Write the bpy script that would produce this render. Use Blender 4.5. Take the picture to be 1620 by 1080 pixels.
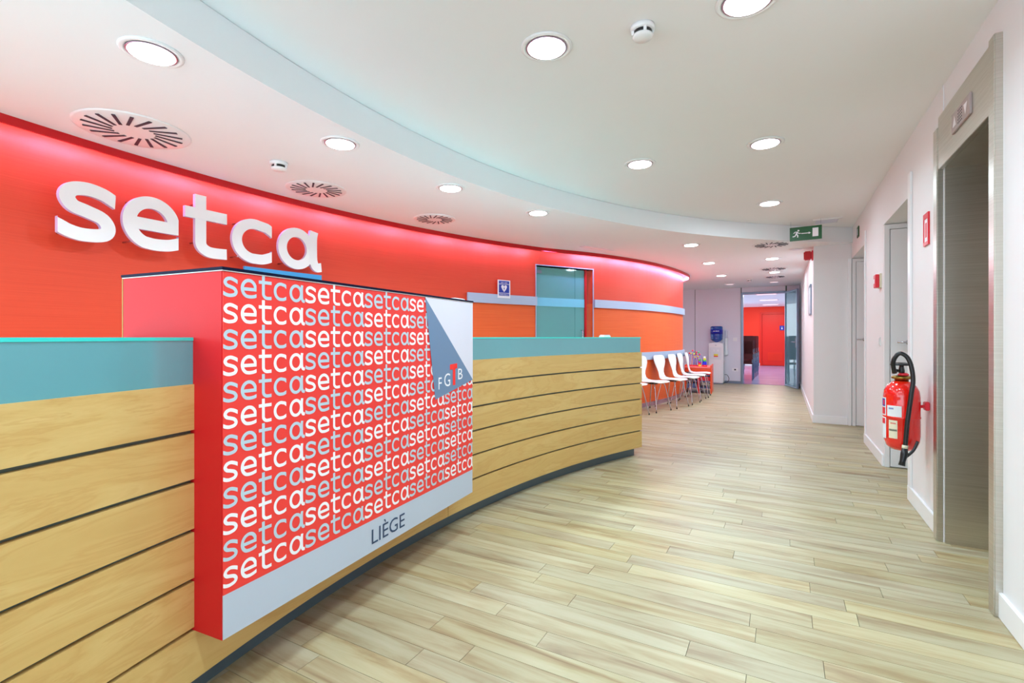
import bpy, bmesh, math, random
from math import sin, cos, pi, radians, atan2, sqrt
from mathutils import Vector, Matrix
random.seed(7)
for o in list(bpy.data.objects): bpy.data.objects.remove(o)
S = bpy.context.scene
COL = S.collection

# ------------------------------------------------------------------ camera, world, exposure
H = 1.15                      # eye level = counter top
F = 780.0                     # focal length in px of the 1620 px frame
TH = math.atan(428 / F)       # camera looks this far left of the corridor axis (+Y)
cd = bpy.data.cameras.new('camera'); cam = bpy.data.objects.new('camera', cd); COL.objects.link(cam)
cam.location = (0, 0, H); cam.rotation_euler = (pi / 2, 0, TH)
cd.sensor_width = 36; cd.lens = 36 * F / 1620; cd.shift_y = -7 / 1620; cd.clip_start = 0.05
S.camera = cam
w = bpy.data.worlds.new('world'); S.world = w; w.use_nodes = True
w.node_tree.nodes['Background'].inputs[0].default_value = (0.74, 0.875, 1.0, 1)
w.node_tree.nodes['Background'].inputs[1].default_value = 2.3
S.view_settings.view_transform = 'Standard'; S.view_settings.look = 'None'
S.view_settings.gamma = 1; S.view_settings.use_curve_mapping = False
S.view_settings.exposure = 0.74
LAMP_W = 7.5                 # per downlight
COVE_W = 8.0                  # per cove tube segment
ZL, ZU = 2.37, 2.565          # lower and upper ceiling

# ------------------------------------------------------------------ materials
def lin(h):
    h = h.lstrip('#'); r = []
    for i in (0, 2, 4):
        c = int(h[i:i+2], 16) / 255
        r.append(c / 12.92 if c <= .04045 else ((c + .055) / 1.055) ** 2.4)
    return (*r, 1)
def mat(name, col, rough=.5, metal=0, noise=0.03, scale=8, spec=.5, emit=None, es=0, coat=0, trans=0, alpha=1):
    m = bpy.data.materials.new(name); m.use_nodes = True
    nt = m.node_tree; b = nt.nodes['Principled BSDF']
    c = lin(col) if isinstance(col, str) else (*col, 1)
    b.inputs['Roughness'].default_value = rough; b.inputs['Metallic'].default_value = metal
    b.inputs['Specular IOR Level'].default_value = spec
    b.inputs['Coat Weight'].default_value = coat
    b.inputs['Transmission Weight'].default_value = trans
    b.inputs['Alpha'].default_value = alpha
    if emit:
        b.inputs['Emission Color'].default_value = lin(emit); b.inputs['Emission Strength'].default_value = es
    if noise:
        tc = nt.nodes.new('ShaderNodeTexCoord'); n = nt.nodes.new('ShaderNodeTexNoise'); n.inputs['Scale'].default_value = scale
        n.inputs['Detail'].default_value = 4
        mx = nt.nodes.new('ShaderNodeMixRGB'); mx.inputs[1].default_value = tuple(min(1, v * (1 - noise)) for v in c[:3]) + (1,)
        mx.inputs[2].default_value = tuple(min(1, v * (1 + noise)) for v in c[:3]) + (1,)
        nt.links.new(tc.outputs['Object'], n.inputs['Vector']); nt.links.new(n.outputs['Fac'], mx.inputs[0])
        nt.links.new(mx.outputs[0], b.inputs['Base Color'])
    else: b.inputs['Base Color'].default_value = c
    return m
def N(m, t, **k):
    n = m.node_tree.nodes.new('ShaderNode' + t)
    for a, v in k.items():
        if a in n.inputs: n.inputs[a].default_value = v
        else: setattr(n, a, v)
    return n
def ramp(m, stops):
    n = N(m, 'ValToRGB'); e = n.color_ramp.elements
    while len(e) < len(stops): e.new(.5)
    for i, (p, c) in enumerate(stops): e[i].position = p; e[i].color = lin(c)
    return n
def grain_mat(name, stops, rough, vec, sc, bump=.02, coord='UV', rnd=False, coat=0, metal=0, aniso=0, det=6, dist=.6):
    """streaky wood / brushed material: noise stretched by vec scale sc"""
    m = mat(name, '#808080', rough, metal, noise=0, coat=coat); L = m.node_tree.links; b = m.node_tree.nodes['Principled BSDF']
    if coord == 'POS': src = N(m, 'NewGeometry').outputs['Position']
    else: src = N(m, 'TexCoord').outputs[coord]
    mp = N(m, 'Mapping'); mp.inputs['Scale'].default_value = sc; L.new(src, mp.inputs['Vector'])
    v = mp.outputs[0]
    if rnd:
        at = N(m, 'Attribute'); at.attribute_name = 'rnd'
        vm = N(m, 'VectorMath', operation='SCALE'); vm.inputs['Scale'].default_value = 40; L.new(at.outputs['Vector'], vm.inputs[0])
        va = N(m, 'VectorMath', operation='ADD'); L.new(v, va.inputs[0]); L.new(vm.outputs[0], va.inputs[1]); v = va.outputs[0]
    n = N(m, 'TexNoise', Scale=1.0, Detail=det, Roughness=.62, Distortion=dist); L.new(v, n.inputs['Vector'])
    r = ramp(m, stops); L.new(n.outputs['Fac'], r.inputs[0]); out = r.outputs[0]
    if rnd:
        hs = N(m, 'HueSaturation'); mr = N(m, 'MapRange'); sp = N(m, 'SeparateXYZ'); L.new(at.outputs['Vector'], sp.inputs[0])
        mr.inputs['To Min'].default_value = .86; mr.inputs['To Max'].default_value = 1.04
        L.new(sp.outputs[0], mr.inputs['Value']); L.new(mr.outputs[0], hs.inputs['Value']); L.new(out, hs.inputs['Color'])
        mr2 = N(m, 'MapRange'); mr2.inputs['To Min'].default_value = .85; mr2.inputs['To Max'].default_value = 1.08
        L.new(sp.outputs[1], mr2.inputs['Value']); L.new(mr2.outputs[0], hs.inputs['Saturation']); out = hs.outputs[0]
    L.new(out, b.inputs['Base Color'])
    if bump:
        bp = N(m, 'Bump'); bp.inputs['Strength'].default_value = bump; bp.inputs['Distance'].default_value = .01
        L.new(n.outputs['Fac'], bp.inputs['Height']); L.new(bp.outputs[0], b.inputs['Normal'])
    return m
M = {}
M['white_wall'] = mat('white_wall', '#e9e8ea', .55, noise=.015, scale=3)
M['ceiling'] = mat('ceiling_paint', '#f3f3f5', .7, noise=.01, scale=2)
M['soffit'] = mat('soffit_paint', '#f6f7fa', .65, noise=.01, scale=2)
M['white_gloss'] = mat('white_gloss', '#f0f0f2', .3, noise=.01)
M['panel'] = mat('partition_panel', '#e4e2ee', .5, noise=.02, scale=2)
M['floor'] = grain_mat('floor_planks', [(.28, '#907858'), (.42, '#aa9873'), (.55, '#b8ad89'), (.75, '#c1b99a')], .40, None, (1.5, 15, 1), .03, 'POS', True); M['floor'].node_tree.nodes['Principled BSDF'].inputs['Specular IOR Level'].default_value = .35
M['floor_base'] = mat('floor_joint', '#4e4634', .6)
M['maple'] = grain_mat('maple_veneer', [(.30, '#d0a965'), (.44, '#d5b16d'), (.485, '#cfa663'), (.52, '#d5b16d'), (.60, '#dab976'), (.635, '#d2ab68'), (.67, '#dbba78')], .34, None, (.9, 6, 1), .01, 'UV', det=5, dist=1.6)
M['maple_edge'] = mat('maple_edge', '#b98f4c', .6, noise=.03)
M['gap'] = mat('joint_strip', '#56645f', .4)
M['kick'] = mat('kickplate_metal', '#5b6c78', .35, .3)
M['teal'] = mat('teal_glass', '#68a6b0', .16, noise=.02, coat=.6)
M['teal_edge'] = mat('glass_edge', '#3fd8d0', .1, noise=0)
M['red_wall'] = grain_mat('red_wall_covering', [(.3, '#da3f1e'), (.5, '#e14624'), (.7, '#e44a28')], .5, None, (1.5, 160, 1), .05, 'UV', dist=.2)
M['orange_wall'] = grain_mat('orange_wall_covering', [(.3, '#e9591c'), (.5, '#f26424'), (.7, '#f87030')], .5, None, (1.5, 160, 1), .05, 'UV', dist=.2)
M['red_gloss'] = mat('red_gloss', '#d41c22', .5, noise=.02, scale=3, spec=.3)
M['red_print'] = mat('red_print', '#f23a34', .42, noise=.015, scale=4)
M['pelmet'] = mat('pelmet_red', '#c80010', .35, noise=.02)
M['silver'] = grain_mat('brushed_silver', [(.3, '#a9bdd9'), (.7, '#bfcfe6')], .4, None, (1, 200, 1), .02, 'UV', metal=.15)
M['steel'] = grain_mat('stainless_steel', [(.3, '#c4bfb4'), (.5, '#cdc8be'), (.7, '#d6d2c9')], .33, None, (2, 2, 160), .015, 'Object', metal=1)
M['chrome'] = mat('chrome', '#c9ccd6', .15, 1, noise=.01)
M['chair_white'] = mat('white_shell', '#f1f0e6', .3, noise=.01)
M['letter'] = mat('white_letter', '#fbfbff', .35, noise=.005)
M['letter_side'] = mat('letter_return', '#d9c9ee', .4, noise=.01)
M['print_white'] = mat('print_white', '#f4f2f7', .45, noise=.005)
M['print_grey'] = mat('print_grey', '#bcd0dd', .45, noise=.01)
M['grey_band'] = mat('grey_band', '#bcc6d6', .42, noise=.01)
M['pale'] = mat('pale_lilac', '#dedcea', .42, noise=.01)
M['slate'] = mat('slate_blue', '#6c87a8', .42, noise=.03, scale=2)
M['navy'] = mat('navy_text', '#2c4468', .45, noise=.01)
M['red_text'] = mat('red_text', '#ff2a22', .45, noise=.01)
M['sky_blue'] = mat('sky_blue_plate', '#3fa0e0', .4, noise=.01)
M['dark_glass'] = mat('dark_glass_edge', '#0c1430', .5, noise=0, spec=.1)
M['black'] = mat('black_rubber', '#16181c', .35, noise=.04)
M['black_plastic'] = mat('black_plastic', '#1d1f24', .3, noise=.03)
M['brass'] = mat('brass', '#9a7a3c', .3, 1, noise=.05)
M['ext_red'] = mat('extinguisher_red', '#ee1a10', .14, noise=.01, coat=.8)
M['label_white'] = mat('label_white', '#e6e9ee', .5, noise=.01)
M['label_cream'] = mat('label_cream', '#e4dcc2', .5, noise=.02)
M['label_blue'] = mat('label_blue', '#1c3aa8', .5, noise=.02)
M['green'] = mat('exit_green', '#00551c', .4, noise=.01)
M['sign_blue'] = mat('sign_blue', '#0a2fa6', .4, noise=.01)
M['grille'] = mat('grille_shadow', '#24263a', .5, noise=.03)
M['lamp'] = mat('lamp_lens', '#ffffff', .4, noise=0, emit='#ffffff', es=9)
M['lamp_off'] = mat('lamp_lens_dim', '#e8d8dc', .3, noise=0, emit='#ffe9ee', es=.5)
M['lamp_ring'] = mat('lamp_reflector', '#c9a6bd', .2, .7, noise=.02)
M['tube'] = mat('cove_tube', '#ffffff', .4, noise=0, emit='#dcc6ff', es=3.5)
M['grey_metal'] = mat('grey_metal', '#7f8ca0', .35, .6, noise=.02)
M['tinted'] = mat('tinted_glass', '#74bcbc', .05, noise=.01, trans=.0, alpha=.82)
M['clear_teal'] = mat('clear_teal_glass', '#6fa3b0', .04, noise=.01, alpha=.62)
M['frost_band'] = mat('frosted_cyan_band', '#7fd6f2', .35, noise=.01)
M['red_paint'] = mat('far_red_paint', '#f3300a', .5, noise=.02, scale=2)
M['red_door'] = mat('far_red_door', '#e21c08', .42, noise=.02, scale=2)
M['dark_red'] = mat('dark_red_seat', '#6a1016', .5, noise=.05)
M['far_floor'] = grain_mat('far_vinyl', [(.3, '#7f86b4'), (.7, '#9b9dc6')], .22, None, (1, 5, 1), 0, 'POS')
M['blue_bottle'] = mat('blue_bottle', '#1d4fa8', .08, noise=.03, alpha=.9, coat=.5)
M['blue_label'] = mat('blue_label', '#10149c', .4, noise=.02)
M['toy_red'] = mat('toy_red', '#e8283a', .35, noise=.02)
M['toy_blue'] = mat('toy_blue', '#1e28e0', .35, noise=.02)
M['toy_yellow'] = mat('toy_yellow', '#e8e04a', .35, noise=.02)
M['toy_green'] = mat('toy_green', '#3fbf4a', .35, noise=.02)
M['toy_purple'] = mat('toy_purple', '#8a3fd0', .35, noise=.02)
M['table_orange'] = mat('table_orange', '#f0501c', .4, noise=.02)
M['table_pink'] = mat('table_top_pink', '#ff7a6c', .35, noise=.02)
M['indicator'] = mat('indicator_plate', '#b5a8a8', .4, .4, noise=.01)
M['shade_blue'] = mat('crate_blue', '#5a6f9e', .5, noise=.03)

# ------------------------------------------------------------------ mesh helpers
class MB:
    def __init__(s): s.v = []; s.f = []; s.mi = []; s.uv = {}; s.sm = []
    def poly(s, pts, faces, m=0, uvs=None, smooth=False):
        b = len(s.v); s.v += [tuple(p) for p in pts]
        for i, f in enumerate(faces):
            s.f.append([b + k for k in f]); s.mi.append(m); s.sm.append(smooth)
            if uvs: s.uv[len(s.f) - 1] = [uvs[k] for k in f]
        return s
    def box(s, x0, x1, y0, y1, z0, z1, m=0):
        p = [(x, y, z) for z in (z0, z1) for y in (y0, y1) for x in (x0, x1)]
        return s.poly(p, [(0, 2, 3, 1), (4, 5, 7, 6), (0, 1, 5, 4), (2, 6, 7, 3), (0, 4, 6, 2), (1, 3, 7, 5)], m)
    def cbox(s, c, d, m=0):
        return s.box(c[0]-d[0]/2, c[0]+d[0]/2, c[1]-d[1]/2, c[1]+d[1]/2, c[2]-d[2]/2, c[2]+d[2]/2, m)
    def prism(s, pts2, z0, z1, m=0):
        n = len(pts2); p = [(x, y, z0) for x, y in pts2] + [(x, y, z1) for x, y in pts2]
        return s.poly(p, [tuple(range(n))[::-1], tuple(range(n, 2*n))] + [(i, (i+1) % n, n+(i+1) % n, n+i) for i in range(n)], m)
    def lathe(s, prof, n=24, c=(0, 0, 0), m=0, axis='z', smooth=True):
        pts = []
        for r, z in prof:
            for k in range(n):
                a = 2*pi*k/n; x, y = r*cos(a), r*sin(a)
                q = {'z': (x, y, z), 'x': (z, x, y), 'y': (x, z, y)}[axis]
                pts.append((c[0]+q[0], c[1]+q[1], c[2]+q[2]))
        fs = []
        for i in range(len(prof)-1):
            for k in range(n):
                a, b_ = i*n+k, i*n+(k+1) % n; fs.append((a, b_, b_+n, a+n))
        fs.append(tuple(range(n))[::-1]); fs.append(tuple((len(prof)-1)*n+k for k in range(n)))
        return s.poly(pts, fs, m, smooth=smooth)
    def tube(s, path, r, n=8, m=0, closed=False, radii=None):
        P = [Vector(p) for p in path]; pts = []; L = len(P)
        prev = None
        for i, p in enumerate(P):
            t = (P[(i+1) % L] - P[i-1]) if closed else (P[min(i+1, L-1)] - P[max(i-1, 0)])
            t.normalize()
            if prev is None:
                u = t.cross(Vector((0, 0, 1)));
                if u.length < .1: u = t.cross(Vector((1, 0, 0)))
            else: u = prev - t * prev.dot(t)
            u.normalize(); prev = u; v_ = t.cross(u)
            rr = radii[i] if radii else r
            for k in range(n):
                a = 2*pi*k/n; pts.append(p + u*cos(a)*rr + v_*sin(a)*rr)
        fs = []
        for i in range(L if closed else L-1):
            for k in range(n):
                a, b_ = i*n+k, i*n+(k+1) % n; j = ((i+1) % L)*n
                fs.append((a, b_, j+(k+1) % n, j+k))
        if not closed: fs += [tuple(range(n))[::-1], tuple((L-1)*n+k for k in range(n))]
        return s.poly(pts, fs, m, smooth=True)
    def arcbox(s, R0, R1, a0, a1, z0, z1, n=24, C=(4.7, 2.2), m=0):
        pts = []; uvs = []
        for i in range(n+1):
            a = a0 + (a1-a0)*i/n
            for R, z in ((R0, z0), (R1, z0), (R1, z1), (R0, z1)):
                pts.append((C[0]-R*cos(a), C[1]+R*sin(a), z)); uvs.append((a*R0, z + (R-R0)*.5))
        fs = []
        for i in range(n):
            b_ = i*4
            for k in range(4): fs.append((b_+k, b_+(k+1) % 4, b_+4+(k+1) % 4, b_+4+k))
        fs += [(3, 2, 1, 0), tuple(n*4+k for k in range(4))]
        return s.poly(pts, fs, m, uvs)
    def strip(s, line, t, z0, z1, off=0, m=0):
        """wall along a plan polyline; thickness t to its far side (left of travel), front shifted off to the room"""
        L = [Vector(p) for p in line]; n = len(L); pts = []; uvs = []; d = 0
        for i in range(n):
            tg = (L[min(i+1, n-1)] - L[max(i-1, 0)]).normalized(); nr = Vector((tg.y, -tg.x))
            if i: d += (L[i]-L[i-1]).length
            a = L[i] + nr*off; b_ = L[i] + nr*(off-t)
            pts += [(a.x, a.y, z0), (b_.x, b_.y, z0), (b_.x, b_.y, z1), (a.x, a.y, z1)]; uvs += [(d, z0), (d, z0), (d, z1), (d, z1)]
        fs = []
        for i in range(n-1):
            q = i*4
            for k in range(4): fs.append((q+k, q+(k+1) % 4, q+4+(k+1) % 4, q+4+k))
        fs += [(3, 2, 1, 0), tuple((n-1)*4+k for k in range(4))]
        return s.poly(pts, fs, m, uvs)
    def build(s, name, mats, parent=None, loc=None, bevel=0, smooth=None, rnd=None, **pr):
        me = bpy.data.meshes.new(name)
        o_ = Vector(loc) if loc is not None else Vector((0, 0, 0))
        me.from_pydata([Vector(v) - o_ for v in s.v], [], s.f)
        if not isinstance(mats, (list, tuple)): mats = [mats]
        for m in mats: me.materials.append(M[m])
        for i, p in enumerate(me.polygons): p.material_index = s.mi[i]; p.use_smooth = s.sm[i] if smooth is None else smooth
        if s.uv:
            ul = me.uv_layers.new(name='UVMap')
            for p in me.polygons:
                if p.index in s.uv:
                    for k, li in enumerate(p.loop_indices): ul.data[li].uv = s.uv[p.index][k]
        if rnd is not None:
            at = me.attributes.new('rnd', 'FLOAT_VECTOR', 'POINT')
            for i in range(len(me.vertices)): at.data[i].vector = rnd if not isinstance(rnd, list) else rnd[i]
        bm = bmesh.new(); bm.from_mesh(me); bmesh.ops.recalc_face_normals(bm, faces=bm.faces)
        if bevel: bmesh.ops.bevel(bm, geom=[e for e in bm.edges if len(e.link_faces) == 2 and e.calc_face_angle(0) > .6], offset=bevel, segments=2, affect='EDGES', clamp_overlap=True)
        bm.to_mesh(me); bm.free()
        ob = bpy.data.objects.new(name, me); COL.objects.link(ob); ob.location = o_
        if parent: ob.parent = parent
        for k, v in pr.items(): ob[k] = v
        return ob
def thing(name, label, cat, loc=(0, 0, 0), rz=0, group=None):
    o = bpy.data.objects.new(name, None); COL.objects.link(o); o.location = loc; o.rotation_euler = (0, 0, rz)
    o.empty_display_size = .1; o['label'] = label; o['category'] = cat
    if group: o['group'] = group
    return o
def tag(o, label, cat, group=None):
    o['label'] = label; o['category'] = cat
    if group: o['group'] = group
    return o
def copy_tree(o, parent=None):
    c = o.copy(); COL.objects.link(c)
    if parent: c.parent = parent
    for ch in [x for x in bpy.data.objects if x.parent == o and x != c]: copy_tree(ch, c)
    return c
def struct(mb, name, mats, **k): return mb.build(name, mats, kind='structure', **k)
def world_parent(mb, name, mats, root, **k):
    """part given in world coordinates under an unrotated root"""
    L = root.location; mb.v = [(v[0]-L[0], v[1]-L[1], v[2]-L[2]) for v in mb.v]
    return mb.build(name, mats, root, **k)
def ray(x):
    k = (x-810)/F; s_, c_ = sin(TH), cos(TH); return Vector((k*c_-s_, k*s_+c_))
def on_arc(x, R, C=(4.7, 2.2)):
    v = ray(x); C = Vector(C); a = v.dot(v); b_ = -2*v.dot(C); q = C.dot(C)-R*R
    p = v*((-b_+sqrt(b_*b_-4*a*q))/(2*a)); return atan2(p.y-C.y, C.x-p.x)
def AP(R, a, C=(4.7, 2.2)): return Vector((C[0]-R*cos(a), C[1]+R*sin(a)))

# ------------------------------------------------------------------ letters drawn as strokes (x-height 1)
def crom(P, n=6):
    P = [Vector(p) for p in P]; Q = [P[0]*2-P[1]] + P + [P[-1]*2-P[-2]]; out = []
    for i in range(1, len(Q)-2):
        for k in range(n):
            t = k/n; a, b_, c, d = Q[i-1:i+3]
            out.append(.5*((2*b_)+(c-a)*t+(2*a-5*b_+4*c-d)*t*t+(3*b_-a-3*c+d)*t**3))
    out.append(P[-1]); return out
def strokes(ch, W, w_):
    h = w_/2; r = lambda a0, a1, cx, cy, rx, ry, n=28: [Vector((cx+rx*cos(a0+(a1-a0)*i/n), cy+ry*sin(a0+(a1-a0)*i/n))) for i in range(n+1)]
    if ch == 's':
        return [crom([(W*1.05, .745), (W*.93, .80), (W*.76, .865), (W*.50, 1.01-h), (W*.25, .95-h*.9), (h+W*.02, .72), (W*.25, .575), (W*.5, .51), (W*.76, .43), (W-h, .28), (W*.78, .08+h*.6), (W*.45, -.01+h), (W*.2, .02+h), (W*.02, .085+h), (-.1, .13+h)])]
    if ch == 'e':
        e = r(0, radians(250), W*.5, .5, W*.5-h, .51-h, 40); e[0] = Vector((W-h, .47-h))
        return [e + crom([e[-1], (W*.55, -.005+h), (W*.78, .015+h), (W*.96, .07+h), (W*1.1, .12+h)])[1:], [Vector((h, .47)), Vector((W-h, .47))]]
    if ch == 't':
        x = W*.36; return [crom([(x, 1.27), (x, .9), (x, .45), (x+.01, .24), (x+W*.13, .08+h*.5), (x+W*.3, h-.01), (W, h)]), [Vector((0, .99-h)), Vector((W, .99-h))]]
    if ch == 'c':
        e = r(radians(75), radians(262), W*.55, .5, W*.55-h, .51-h, 34)
        return [crom([(W*1.06, .74), (W*.95, .83-h*.2), (W*.84, .945-h*.7)])[:-1] + e + crom([e[-1], (W*.75, .0+h), (W*.95, .065+h), (W*1.08, .115+h)])[1:]]
    if ch == 'a':
        sx = W*.80
        return [r(0, 2*pi, W*.415, .5, W*.415-h, .51-h, 44), crom([(sx+h*.2, 1.0), (sx-.01, .8), (sx-.01, .45), (sx+.01, .22), (sx+W*.08, .06+h*.3), (W, h)])]
LW = {'s': .84, 'e': 1.0, 't': .86, 'c': .93, 'a': 1.17}
CL = {'s': (0, .94), 'e': (-1, .97), 't': (0, 1), 'c': (-1, .985), 'a': (-1, 1)}
def ribbon(mb, pts, w_, fn, y0, y1, m=0, ms=None, cl=None):
    """pts 2D; fn(x,z,depth)->3D ; y0 front depth, y1 back depth"""
    n = len(pts); V = []
    for i, p in enumerate(pts):
        t = (pts[min(i+1, n-1)] - pts[max(i-1, 0)]); t.normalize(); nn = Vector((-t.y, t.x))*w_/2
        a, b_ = p+nn, p-nn
        if cl: a.x = min(max(a.x, cl[0]), cl[1]); b_.x = min(max(b_.x, cl[0]), cl[1])
        V += [fn(a.x, a.y, y0), fn(b_.x, b_.y, y0), fn(b_.x, b_.y, y1), fn(a.x, a.y, y1)]
    ms = m if ms is None else ms
    mb.poly(V, [(i*4, i*4+1, i*4+5, i*4+4) for i in range(n-1)], m)
    if y0 != y1:
        fs = []
        for i in range(n-1):
            for k in (1, 2, 3): fs.append((i*4+k, i*4+(k+1) % 4, i*4+4+(k+1) % 4, i*4+4+k))
        fs += [(3, 2, 1, 0), tuple((n-1)*4+k for k in range(4))]
        mb.poly(V, fs, ms)
def text_mesh(s, size, depth=0):
    cu = bpy.data.curves.new('txt', 'FONT'); cu.body = s; cu.size = size; cu.extrude = depth; cu.resolution_u = 3
    o = bpy.data.objects.new('txt', cu); COL.objects.link(o)
    bpy.context.view_layer.update(); me = bpy.data.meshes.new_from_object(o.evaluated_get(bpy.context.evaluated_depsgraph_get()))
    v = [x.co.copy() for x in me.vertices]; f = [tuple(p.vertices) for p in me.polygons]
    bpy.data.objects.remove(o); bpy.data.curves.remove(cu); bpy.data.meshes.remove(me)
    return v, f
def put_text(mb, s, h, fn, x0, x1, z0, m=0):
    """text fitted to width x0..x1 with cap height h at baseline z0; fn(x,z)->3D"""
    v, f = text_mesh(s, 1.0); xs = [p.x for p in v]; a, b_ = min(xs), max(xs); k = h/.73
    mb.poly([fn(x0+(p.x-a)/(b_-a)*(x1-x0), z0+p.y*k) for p in v], f, m)

# ================================================================== SETTING
# red S-curved wall (plan line of its face)
WR = 8.64
wall_line = [AP(WR, a) for a in [-.22+.02*i for i in range(0, 36)]]      # to a ~ .48
tail = crom([wall_line[-1], (-2.47, 6.98), (-2.13, 7.75), (-1.93, 8.40), (-1.79, 9.2), (-1.73, 10.05), (-1.80, 10.5), (-2.0, 10.95), (-2.35, 11.4), (-2.9, 11.85), (-3.9, 12.3)], 5)
full = wall_line + tail[1:]
def wall_param(x):
    """index into full where the sight line of px column x meets the wall"""
    best = None
    for i in range(len(full)-1):
        for j, p in ((i, full[i]),):
            v = ray(x); cr0 = v.x*full[i].y - v.y*full[i].x; cr1 = v.x*full[i+1].y - v.y*full[i+1].x
            if cr0*cr1 <= 0 and v.dot(full[i]) > 0: return i + abs(cr0)/(abs(cr0)+abs(cr1)+1e-9)
    return None
def wall_at(u):
    i = int(u); t = u-i; i = min(i, len(full)-2); return full[i].lerp(full[i+1], t)
def sub(u0, u1):
    L = [wall_at(u0)] + [full[i] for i in range(int(u0)+1, int(u1)+1)] + [wall_at(u1)]
    return [p for i, p in enumerate(L) if i == 0 or (p-L[i-1]).length > 1e-4]
uD0, uD1 = wall_param(848), wall_param(937.5)
END = len(full)-1.001
DZ = 2.145
uS = wall_param(737.5)
mb = MB(); mb.strip(sub(0, uS), .15, .90, ZL, 0); mb.strip(sub(uS, uD0), .15, 1.645, ZL, 0)
mb.strip(sub(uD0, uD1), .15, DZ, ZL, 0); mb.strip(sub(uD1, END), .15, 1.645, ZL, 0)
wl = struct(mb, 'wall_left', 'red_wall')
for u0, u1, z1 in ((0, uS, .90), (uS, uD0, 1.645), (uD1, END, 1.645)): MB().strip(sub(u0, u1), .15, 0, z1, 0).build('wall_panel', 'orange_wall', wl)
mb = MB(); mb.strip(sub(uS, uD0-.02), .02, 1.585, 1.705, .035); mb.build('trim_strip', 'silver', wl)
mb = MB(); mb.strip(sub(uD1+.1, END), .02, 1.585, 1.705, .035); mb.build('trim_strip', 'silver', wl)
mb = MB(); mb.strip(sub(uD1+.1, END), .03, .775, .90, .032); mb.build('chair_rail', 'silver', wl)
mb = MB(); mb.strip(sub(uD1+.1, END), .014, .0, .07, .014); struct(mb, 'baseboard_left', 'lamp_ring')
# light cove: red pelmet in front of the wall, lilac tube between
mb = MB(); mb.strip(full, .014, ZL-.05, ZL+.005, .13)
struct(mb, 'trim_1', 'pelmet')
ct = thing('cove_tube', 'long lilac light tube running inside the red pelmet above the red wall', 'light tube', (-3.9, 2.2, ZL-.025))
pth = []
for i in range(2, len(full)-6, 2):
    p, q = full[i], full[i+1]; tg = (q-p).normalized(); nr = Vector((tg.y, -tg.x)); c_ = p+nr*.108; pth.append((c_.x+3.9, c_.y-2.2, 0))
MB().tube(pth, .012, 8).build('glass_tube', 'tube', ct)
for i in range(0, len(pth)-2, 2):
    p, q = Vector(pth[i]), Vector(pth[min(i+2, len(pth)-1)]); tg = (q-p); L_ = tg.length
    ld = bpy.data.lights.new('cove_light', 'AREA'); ld.shape = 'RECTANGLE'; ld.size = L_*.95; ld.size_y = .03
    ld.energy = COVE_W*L_*(1 if i < 16 else .55); ld.color = (.52, .40, 1.0); lo = bpy.data.objects.new('cove_light', ld); COL.objects.link(lo); lo.parent = ct
    lo.location = (p+q)/2+Vector((0, 0, -.0125)); lo.rotation_euler = (radians(32), 0, atan2(tg.y, tg.x))

# floor: base slab + planks
FP = 1.336; PW = .1045; PL = .933
mb = MB(); mb.box(-9, 2.6, -2.9, 13.4, -.06, -.007); fl = struct(mb, 'floor', 'floor_base')
known = {0: -1.16, 1: -1.005, 2: -1.22, 3: -.804, 4: -.108, 5: -.307, 6: -.807, 7: -.091, 9: .105, 11: .235}
C0 = Vector((4.7, 2.2)); items = []
for k in range(-40, 116):
    y0 = FP + k*PW
    if y0 < -2.8 or y0 > 13.35: continue
    off = known.get(k, random.random()*PL) % PL
    x = -9.3 + (off - (-9.3)) % PL - PL
    while x < 2.6:
        xa, xb = max(x, -8.9), min(x+PL, 2.55); x += PL
        if xb-xa < .02: continue
        c = Vector(((xa+xb)/2, y0+PW/2))
        if c.x > 2.2: continue
        d = -c.x*sin(TH)+c.y*cos(TH); l = c.x*cos(TH)+c.y*sin(TH)
        vis = d > .9 and abs(l/d) < 1.25 and (c-C0).length < 6.95
        items.append(((0 if vis else 1), c.length, xa, xb, y0, min(y0+PW, 13.4)))
items.sort()
stuffm = MB(); srnd = []
for n_, (nv, _, xa, xb, y0, y1) in enumerate(items):
    rv = (random.random(), random.random(), random.random()); g = .0009
    if n_ < 290 and nv == 0:
        c = ((xa+xb)/2, (y0+y1)/2, 0); b_ = MB(); b_.box(xa+g, xb-g, y0+g, y1-g, -.007, 0)
        b_.build('plank', 'floor', fl, loc=c, rnd=rv)
    else:
        stuffm.box(xa+g, xb-g, y0+g, y1-g, -.007, 0); srnd += [rv]*8
stuffm.build('floor_planks', 'floor', fl, rnd=srnd, kind='stuff')

# ceilings
mb = MB(); mb.box(-9, 2.6, -2.9, 13.5, ZU, ZU+.08); struct(mb, 'ceiling', 'ceiling')
SC, SR = (4.095, 2.275), 6.334
arc = [AP(SR, a, SC) for a in [-.95+i*(1.024+.95)/90 for i in range(91)]]
# strips outward from the arc so the slab stays simple convex quads
mb = MB(); n = len(arc)
far = []
for i, p in enumerate(arc):
    a = -.95+i*(1.024+.95)/90
    far.append(Vector((-9, -2.88+(16.28)*min(1, i/60))) if i <= 60 else Vector((-9+(i-60)/30*11.0, 13.4)))
V = []
for p, q in zip(arc, far): V += [(p.x, p.y, ZL), (q.x, q.y, ZL), (q.x, q.y, ZU-.002), (p.x, p.y, ZU-.002)]
mb.poly(V, [(i*4+k, i*4+(k+1) % 4, i*4+4+(k+1) % 4, i*4+4+k) for i in range(n-1) for k in range(4)] + [(3, 2, 1, 0), tuple((n-1)*4+k for k in range(4))])
struct(mb, 'ceiling_lower', 'soffit')

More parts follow.
